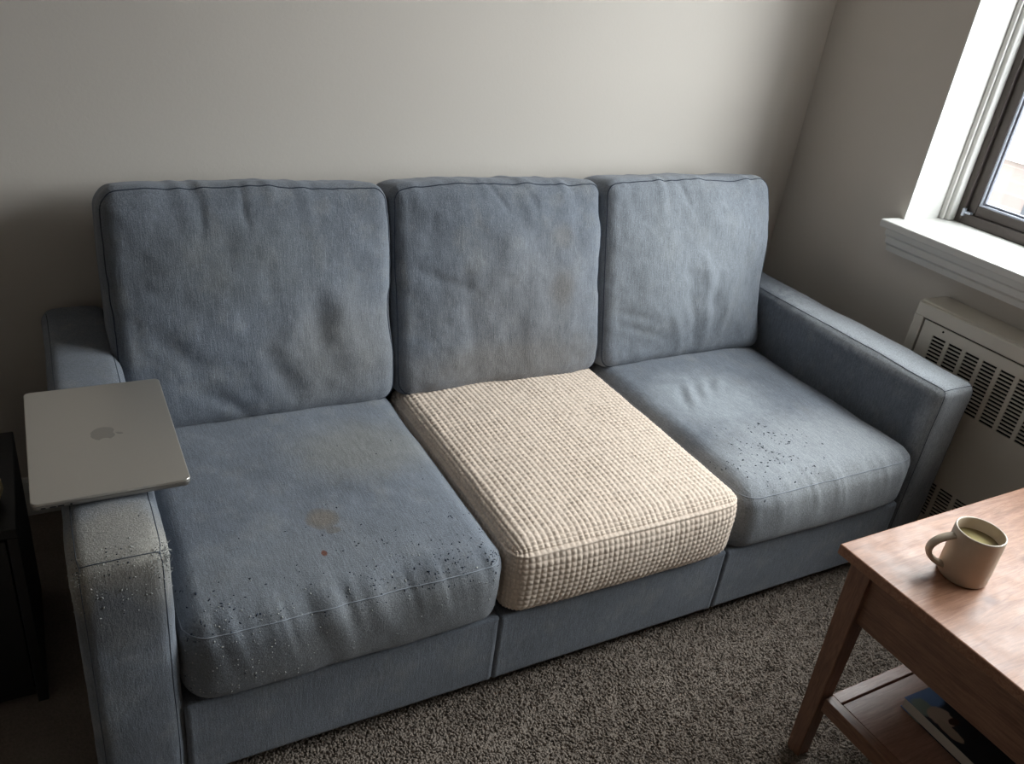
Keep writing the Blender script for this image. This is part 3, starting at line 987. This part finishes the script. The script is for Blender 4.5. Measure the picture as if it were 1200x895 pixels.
back_cushion(2, 3, [((0.44, .50), (0.52, .14), .016, -.005), ((0.54, .56), (0.60, .12), .018, .006), ((0.63, .48), (0.64, .20), .015, -.0045), ((0.08, .34), (0.24, .30), .010, -.003), ((0.10, .27), (0.34, .18), .012, -.003), ((0.74, .44), (0.70, .12), .016, .0045), ((0.36, .34), (0.44, .10), .014, .004), ((0.42, .97), (0.46, .88), .008, -.004)],
             [((-0.05, FY, .05), (0.28, 0.3, .25), lin(148, 153, 158), 0.55, 1.3)],  # broad pale patch: extra window light painted into the fabric colour
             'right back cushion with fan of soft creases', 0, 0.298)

# ================================================================== LAPTOP
LX, LY, LZ = -0.062, 0.317, arm_top + 0.0014
laptop = empty('laptop', 'closed silver laptop lying on the left sofa arm', 'laptop', (LX, LY, LZ))
MAT_SILVER = plain('silver_anodised', lin(196, 191, 183), 0.38, 0.75, nscale=400, namt=0.03)
MAT_SILVER2 = plain('silver_edge', lin(150, 147, 143), 0.35, 0.8)
MAT_LOGO = plain('mirror_logo', lin(172, 168, 162), 0.30, 0.8)
MAT_PORT = plain('port_black', lin(15, 15, 16), 0.6)
def rr_outline(hx, hy, r, n=8):
    pts = []
    for cx, cy, a0 in ((1, 1, 0), (-1, 1, .5 * math.pi), (-1, -1, math.pi), (1, -1, 1.5 * math.pi)):
        for t in np.linspace(0, math.pi / 2, n):
            pts.append((cx * (hx - r) + r * math.cos(a0 + t), cy * (hy - r) + r * math.sin(a0 + t)))
    return pts
def slab(hx, hy, r, prof):
    """stack of rounded-rect rings: prof = (inset, z)"""
    bm = bmesh.new(); rings = []
    for ins, z in prof:
        rings.append([bm.verts.new((x, y, z)) for x, y in rr_outline(hx - ins, hy - ins, max(r - ins, .001))])
    n = len(rings[0])
    bm.faces.new(rings[0][::-1]); bm.faces.new(rings[-1])
    for a, b in zip(rings[:-1], rings[1:]):
        for i in range(n):
            j = (i + 1) % n
            bm.faces.new((a[i], a[j], b[j], b[i]))
    return bm
HX, HY = 0.1145, 0.1765
bm = slab(HX, HY, 0.010, [(0.012, 0.0), (0.004, 0.0012), (0.001, 0.0035), (0, 0.006), (0, 0.0102), (0.0005, 0.0106)])
link('base', bm_mesh('base', bm), MAT_SILVER2, laptop)
bm = slab(HX, HY, 0.010, [(0.0006, 0.0112), (0.0, 0.0116), (0, 0.0150), (0.0006, 0.0158), (0.0018, 0.0161)])
link('lid', bm_mesh('lid', bm), MAT_SILVER, laptop)
for i, (x, w, hgt) in enumerate(((-0.098, 0.0035, .0012), (-0.085, 0.0045, .0013), (-0.074, 0.0045, .0013), (-0.060, 0.0018, .0018))):
    bm = bmesh.new()
    prism_outline(bm, [(x + a, 0.0066 + b) for a, b in rr_outline(w, hgt, hgt * .98, 5)], -HY - 0.0002, -HY + 0.003, 1)
    link('port', bm_mesh('port', bm), MAT_PORT, laptop)
# logo on the lid: bitten apple, its top towards +x
def logo():
    S = 0.0215
    def blob(t):
        # apple outline in polar form, top = +v
        u = math.cos(t); v = math.sin(t)
        r = 1.0 + 0.06 * math.cos(2 * t) * 1.0
        r -= 0.16 * math.exp(-((t - math.pi / 2) / 0.28) ** 2) + 0.10 * math.exp(-((t - 1.5 * math.pi) / 0.22) ** 2)
        r += 0.08 * (math.exp(-((t - math.pi / 2 - .75) / .4) ** 2) + math.exp(-((t - math.pi / 2 + .75) / .4) ** 2))
        w = 0.92 if v > 0 else 0.92 - 0.22 * v * v
        return (u * r * w, v * r * 0.98)
    pts = []
    for k in range(120):
        t = 2 * math.pi * k / 120
        p = blob(t)
        c = (1.12, 0.12); R = 0.44
        dx, dy = p[0] - c[0], p[1] - c[1]
        dd = math.hypot(dx, dy)
        if dd < R:      # bite: move the outline onto the bite's circle, on its inner side
            yy = p[1] - c[1]
            p = (c[0] - math.sqrt(max(R * R - yy * yy, 0)), p[1])
        pts.append(p)
    leaf = []
    for k in range(25):
        t = math.pi * k / 24
        leaf.append((0.0 + 0.36 * k / 24 - .05 * math.sin(t), 0.92 + 0.56 * k / 24 + 0.16 * math.sin(t)))
    for k in range(23, 0, -1):
        t = math.pi * k / 24
        leaf.append((0.0 + 0.36 * k / 24 + .17 * math.sin(t), 0.92 + 0.56 * k / 24 - 0.05 * math.sin(t)))
    bm = bmesh.new()
    for poly in (pts, leaf):
        # logo top (+v) -> +x on the lid; right (+u) -> -y
        prism_outline(bm, [(v * S * 1.0, -u * S * 1.0) for u, v in poly], 0.01605, 0.01625)
    link('logo', bm_mesh('logo', bm), MAT_LOGO, laptop)
logo()
for sx in (-1, 1):
    for sy in (-1, 1):
        bm = bmesh.new()
        bmesh.ops.create_cone(bm, segments=16, radius1=0.007, radius2=0.008, depth=0.0015, cap_ends=True, matrix=Matrix.Translation((sx * .09, sy * .15, -0.0005)))
        link('rubber_foot', bm_mesh('rubber_foot', bm), MAT_PORT, laptop)

# ================================================================== COFFEE TABLE
TZ, TX0, TY1 = 0.50, 1.124, -0.2995
TX1, TY0 = TX0 + 0.62, TY1 - 1.05
L_, D_ = lin(170, 126, 100), lin(126, 84, 62)
MAT_TOP = wood('table_top_pine', L_, D_, 'x', 0.0, True, 0.40)
MAT_LEG = wood('table_leg_wood', lin(150, 110, 88), lin(112, 78, 60), 'z', 0.2, False, 0.42)
MAT_APR = wood('table_apron_wood', lin(150, 110, 88), lin(112, 78, 60), 'y', 0.2, False, 0.42)
MAT_SHELF = wood('table_shelf_wood', lin(168, 128, 110), lin(128, 92, 76), 'x', 0.25, False, 0.42)
table = empty('coffee_table', 'reddish-brown pine coffee table with lower shelf beside the sofa', 'table', ((TX0 + TX1) / 2, (TY0 + TY1) / 2, 0))
def tpart(o):
    o.parent = table
    o.matrix_parent_inverse = Matrix.Translation(table.location).inverted()
    return o
tpart(box('table_top', (TX0, TY0, TZ - 0.022), (TX1, TY1, TZ), MAT_TOP, None, 0.0025, 2))
for sx in (0, 1):
    for sy in (0, 1):
        X = TX0 + 0.016 if sx == 0 else TX1 - 0.016
        Y = TY1 - 0.024 if sy == 1 else TY0 + 0.024
        ux = 1 if sx == 0 else -1; uy = -1 if sy == 1 else 1
        tp = [(X, Y), (X + ux * .046, Y), (X + ux * .046, Y + uy * .046), (X, Y + uy * .046)]
        bx, by = X - ux * 0.016, Y + uy * 0.026
        bt = [(bx, by), (bx + ux * .032, by), (bx + ux * .032, by + uy * .031), (bx, by + uy * .031)]
        if ux * uy < 0: tp = tp[::-1]; bt = bt[::-1]
        tpart(hexa('leg', [(a, b, 0.0) for a, b in bt], [(a, b, TZ - .022) for a, b in tp], MAT_LEG))
AX = TX0 + 0.026
for nm, a, b in (('apron', (AX, TY0 + .07, .358), (AX + .02, TY1 - .068, TZ - .022)), ('apron', (TX1 - .046, TY0 + .07, .358), (TX1 - .026, TY1 - .068, TZ - .022)),
                 ('apron', (TX0 + .06, TY1 - .054, .358), (TX1 - .06, TY1 - .034, TZ - .022)), ('apron', (TX0 + .06, TY0 + .034, .358), (TX1 - .06, TY0 + .054, TZ - .022))):
    tpart(box(nm, a, b, MAT_APR, None, 0.0015))
# lower shelf: rails, cross board at the far end, ridged panel
SZ = 0.17
tpart(box('shelf_rail', (TX0 + .012, TY0 + .062, SZ - .034), (TX0 + .034, TY1 - .082, SZ), MAT_APR, None, 0.0012))
tpart(box('shelf_rail', (TX1 - .034, TY0 + .062, SZ - .034), (TX1 - .012, TY1 - .082, SZ), MAT_APR, None, 0.0012))
tpart(box('shelf_board', (TX0 + .034, TY1 - .103, SZ - .022), (TX1 - .034, TY1 - .079, SZ), MAT_SHELF, None, 0.0012))
for k in range(3):
    w = (TY1 - .107 - (TY0 + .075)) / 3
    tpart(box('shelf_board', (TX0 + .0355, TY1 - .107 - w * (k + 1) + .002, SZ - .020), (TX1 - .0355, TY1 - .107 - w * k, SZ - .001), MAT_SHELF, None, 0.001))

# ================================================================== MUG
mug = empty('mug', 'cream stoneware mug with round handle on the coffee table', 'mug', (1.280, -0.446, TZ))
m = M('cream_stoneware')
nz = m.noise(m.coord(), 40, 4, .6)
sp = m.noise(m.coord(), 500, 2, .6)
c = m.mix(nz.outputs['Fac'], lin(180, 164, 145), lin(192, 176, 156))
c = m.mix(m.ramp(sp.outputs['Fac'], [(0.68, 0.0), (0.76, 0.5)]), c, lin(140, 120, 98))
m.l(c, m.b.inputs['Base Color']); m.set(Roughness=0.4)
m.b.inputs['Coat Weight'].default_value = 0.15
MAT_MUG = m.m
MAT_TEA = plain('green_tea', lin(168, 156, 112), 0.12)
bm = bmesh.new()
R1, R0, MH = 0.0430, 0.0430, 0.100
lathe(bm, [(0, 0.0), (R0 - .008, 0.0), (R0 - .003, 0.001), (R0, 0.005), (R0 + .0004, 0.03), (R1, MH - .004), (R1 - .0004, MH - .001), (R1 - .0018, MH), (R1 - .0034, MH - .001), (R1 - .0040, MH - .004), (R0 - .0045, 0.012), (R0 - .010, 0.006), (0, 0.005)], 64)
link('cup', bm_mesh('cup', bm, True), MAT_MUG, mug)
bm = bmesh.new()
lathe(bm, [(0, 0.076), (R1 - .0044, 0.076), (R1 - .0042, 0.0766), (0, 0.0762)], 48)
link('tea', bm_mesh('tea', bm, True), MAT_TEA, mug)
# handle: flattened loop, towards the camera's left
ha = math.radians(148)
hd = np.array([math.cos(ha), math.sin(ha), 0]); hs = np.array([-math.sin(ha), math.cos(ha), 0])
ctrl = []
for t in np.linspace(-1.30, 1.30, 30):
    rad = 0.034
    ctrl.append(hd * (R1 - 0.010 + rad * 1.55 * (math.cos(t) - math.cos(1.3)) * 1.0 + .004) + np.array([0, 0, 0.050 + 0.0330 * math.sin(t) / math.sin(1.3)]))
ctrl = np.array(ctrl)
Tn = np.gradient(ctrl, axis=0); Tn /= np.linalg.norm(Tn, axis=1)[:, None]
Nn = np.cross(Tn, hs)
V = []
ns = 14
for p, nn in zip(ctrl, Nn):
    for k in range(ns):
        a = 2 * math.pi * k / ns
        V.append(p + hs * 0.0095 * math.cos(a) + nn * 0.0052 * math.sin(a))
F = [(i * ns + k, i * ns + (k + 1) % ns, (i + 1) * ns + (k + 1) % ns, (i + 1) * ns + k) for i in range(len(ctrl) - 1) for k in range(ns)]
link('handle', np_mesh('handle', V, F), MAT_MUG, mug)

# ================================================================== BOOK on the shelf
book = empty('book', 'book with blue and pale picture cover lying on the table shelf', 'book', (1.270, -0.455, SZ))
m = M('picture_cover')
v = m.coord()
wob = m.noise(v, 40, 3, .6).outputs['Fac']
c = m.mix(m.ramp(m.noise(v, 25, 3).outputs['Fac'], [(0.4, 0.0), (0.6, 1.0)]), lin(28, 36, 48), lin(40, 48, 58))
c = m.mix(m.spot(v, (0.04, -0.015, .02), (.055, .03, .1), .3, wob, .3), c, lin(108, 140, 190))
c = m.mix(m.spot(v, (0.015, -0.032, .02), (.02, .022, .1), .4, wob, .4), c, lin(140, 158, 150))
c = m.mix(m.spot(v, (0.030, -0.062, .02), (.024, .026, .1), .2, wob, .3), c, lin(196, 176, 160))
c = m.mix(m.spot(v, (0.018, -0.092, .02), (.012, .03, .1), .2, wob, .3), c, lin(186, 168, 150))
c = m.mix(m.spot(v, (0.046, -0.080, .02), (.012, .008, .1), .3, wob, .3), c, lin(60, 34, 30))
m.l(c, m.b.inputs['Base Color']); m.set(Roughness=0.35)
MAT_COVER = m.m
MAT_PAGES = plain('page_block', lin(206, 198, 186), 0.9, nscale=900, namt=.08)
BK = (0.19, 0.25, 0.026)
o = box('page_block', (0.0015, -BK[1] + .002, 0.0018), (BK[0] - .003, -0.002, BK[2] - .0018), MAT_PAGES, book)
link('front_cover', bm_mesh('front_cover', (lambda b: (add_box(b, (0, -BK[1], BK[2] - .0018), (BK[0], 0, BK[2]), .0004), b)[1])(bmesh.new())), MAT_COVER, book)
link('back_cover', bm_mesh('back_cover', (lambda b: (add_box(b, (0, -BK[1], 0.0), (BK[0], 0, .0018), .0004), b)[1])(bmesh.new())), MAT_COVER, book)
book.rotation_euler = (0, 0, math.radians(-2))

# ================================================================== SIDE CABINET and jar at the left edge
MAT_BLACK = plain('black_stained_wood', lin(24, 23, 25), 0.45, nscale=20, namt=.15)
MAT_BLACK_IN = plain('black_inner', lin(14, 13, 13), 0.8)
cab = empty('side_cabinet', 'low black side cabinet left of the sofa arm', 'cabinet', (-0.43, 0.48, 0.0))
def kpart(o):
    o.parent = cab; o.matrix_parent_inverse = Matrix.Translation(cab.location).inverted(); return o
KX0, KX1, KY0, KY1, KZ = -0.65, -0.212, 0.315, 0.645, 0.42
kpart(box('top', (KX0, KY0, KZ - .02), (KX1, KY1, KZ), MAT_BLACK, None, .002))
for xa, xb in ((KX0, KX0 + .018), (KX1 - .018, KX1)):
    kpart(box('side_panel', (xa, KY0, 0.0), (xb, KY1, KZ - .0205), MAT_BLACK, None, .0015))
kpart(box('back_panel', (KX0 + .019, KY1 - .012, .03), (KX1 - .019, KY1, KZ - .021), MAT_BLACK_IN))
kpart(box('bottom_panel', (KX0 + .0185, KY0 + .004, .02), (KX1 - .0185, KY1 - .0125, .038), MAT_BLACK))
xm = (KX0 + KX1) / 2
for xa, xb in ((KX0 + .020, xm - .0015), (xm + .0015, KX1 - .020)):
    d = kpart(box('door', (xa, KY0 - .001, .042), (xb, KY0 + .016, KZ - .024), MAT_BLACK, None, .0015))
    kx = xb - .03 if xb < xm else xa + .03
    bm = bmesh.new()
    lathe(bm, [(0, 0), (.006, 0), (.005, .008), (.010, .014), (.010, .019), (.006, .022), (0, .022)], 20)
    bmesh.ops.transform(bm, matrix=Matrix.Translation((kx, KY0 - .001, .24)) @ Matrix.Rotation(math.pi / 2, 4, 'X'), verts=bm.verts)
    k = link('knob', bm_mesh('knob', bm, True), MAT_BLACK_IN, d)
    k.matrix_parent_inverse = Matrix.Translation(cab.location).inverted()
bm = bmesh.new()
lathe(bm, [(0, 0), (.022, 0), (.033, .008), (.040, .026), (.039, .042), (.030, .056), (.020, .062), (.019, .070), (.022, .074), (.019, .074), (.016, .068), (.017, .060), (.026, .052), (.033, .040), (.030, .014), (0, .006)], 40)
jar = link('ceramic_jar', bm_mesh('ceramic_jar', bm, True), plain('cream_ceramic', lin(226, 208, 160), 0.4, nscale=12, namt=.04), None, (-0.2675, 0.405, KZ))
jar['label'] = 'small round cream ceramic jar on the black side cabinet'
jar['category'] = 'jar'

# ================================================================== OUTSIDE
def brick_mat():
    m = M('brick_facade')
    v = m.coord((1, 1, 1), (math.pi / 2, 0, math.pi / 2))
    t = m.n('ShaderNodeTexBrick')
    m.l(v, t.inputs['Vector'])
    t.inputs['Color1'].default_value = (*lin(98, 88, 83), 1); t.inputs['Color2'].default_value = (*lin(90, 80, 76), 1)
    t.inputs['Mortar'].default_value = (*lin(104, 97, 92), 1)
    t.inputs['Scale'].default_value = 1.0; t.inputs['Mortar Size'].default_value = 0.010
    t.inputs['Brick Width'].default_value = 0.21; t.inputs['Row Height'].default_value = 0.072
    m.l(t.outputs['Color'], m.b.inputs['Base Color']); m.set(Roughness=0.9)
    return m.m
MAT_BRICK = brick_mat()
MAT_STONE = plain('pale_stone', lin(206, 200, 192), 0.8, nscale=3, namt=.05)
MAT_ROOF = plain('grey_roof', lin(96, 98, 102), 0.9, nscale=2, namt=.06)
MAT_WIN_D = plain('far_window_glass', lin(46, 48, 52), 0.3, spec=0.2)
MAT_GROUND = plain('street_asphalt', lin(110, 110, 112), 0.9, nscale=4, namt=.1)
GZ = -6.2
bld = empty('brick_building', 'brick building with pale stone cornice across the street outside the window', 'building', (17.0, 3.0, GZ))
def bpart(name, bm, mat, parent=None):
    o = link(name, bm_mesh(name, bm), mat)
    o.parent = parent or bld
    o.matrix_parent_inverse = Matrix.Translation(bld.location).inverted()
    return o
BX = 14.0
bm = bmesh.new(); add_box(bm, (BX, -9, GZ), (BX + 8, 16, -0.85)); bpart('wall', bm, MAT_BRICK)
bm = bmesh.new(); add_box(bm, (BX - .12, -9.1, -0.85), (BX + .3, 16.1, -0.55), .02); bpart('cornice', bm, MAT_STONE)
bm = bmesh.new(); add_box(bm, (BX + .3, -9, -0.80), (BX + 8, 16, -0.74)); bpart('roof', bm, MAT_ROOF)
for row, z in enumerate((-2.45, -5.2)):
    for k in range(9):
        y = 6.93 - 0.66 - 2.35 * (k - 3)
        if y < -8 or y > 15: continue
        bm = bmesh.new(); add_box(bm, (BX - .03, y - .5, z), (BX + .02, y + .5, z + 1.35)); w = bpart('window', bm, MAT_WIN_D)
        bm = bmesh.new(); add_box(bm, (BX - .06, y - .58, z + 1.35), (BX + .01, y + .58, z + 1.6), .01); bpart('stone_lintel', bm, MAT_STONE)
        bm = bmesh.new(); add_box(bm, (BX - .10, y - .6, z - .12), (BX + .01, y + .6, z), .01); bpart('stone_sill', bm, MAT_STONE)
        bm = bmesh.new(); add_box(bm, (BX - .045, y - .5, z + .64), (BX - .02, y + .5, z + .70)); bpart('sash_bar', bm, MAT_STONE, w)
        bm = bmesh.new(); add_box(bm, (BX - .045, y - .03, z), (BX - .02, y + .03, z + 1.35)); bpart('sash_bar', bm, MAT_STONE, w)
b2 = box('pale_building', (24.0, -22, GZ), (30, 32, 3.5), plain('grey_render', lin(108, 110, 114), 0.9, nscale=1, namt=.06))
b2['label'] = 'pale rendered building rising behind the brick building outside'
b2['category'] = 'building'
st = box('street_ground', (XW + 0.35, -30, GZ - .2), (40, 40, GZ), MAT_GROUND)
struct(st)
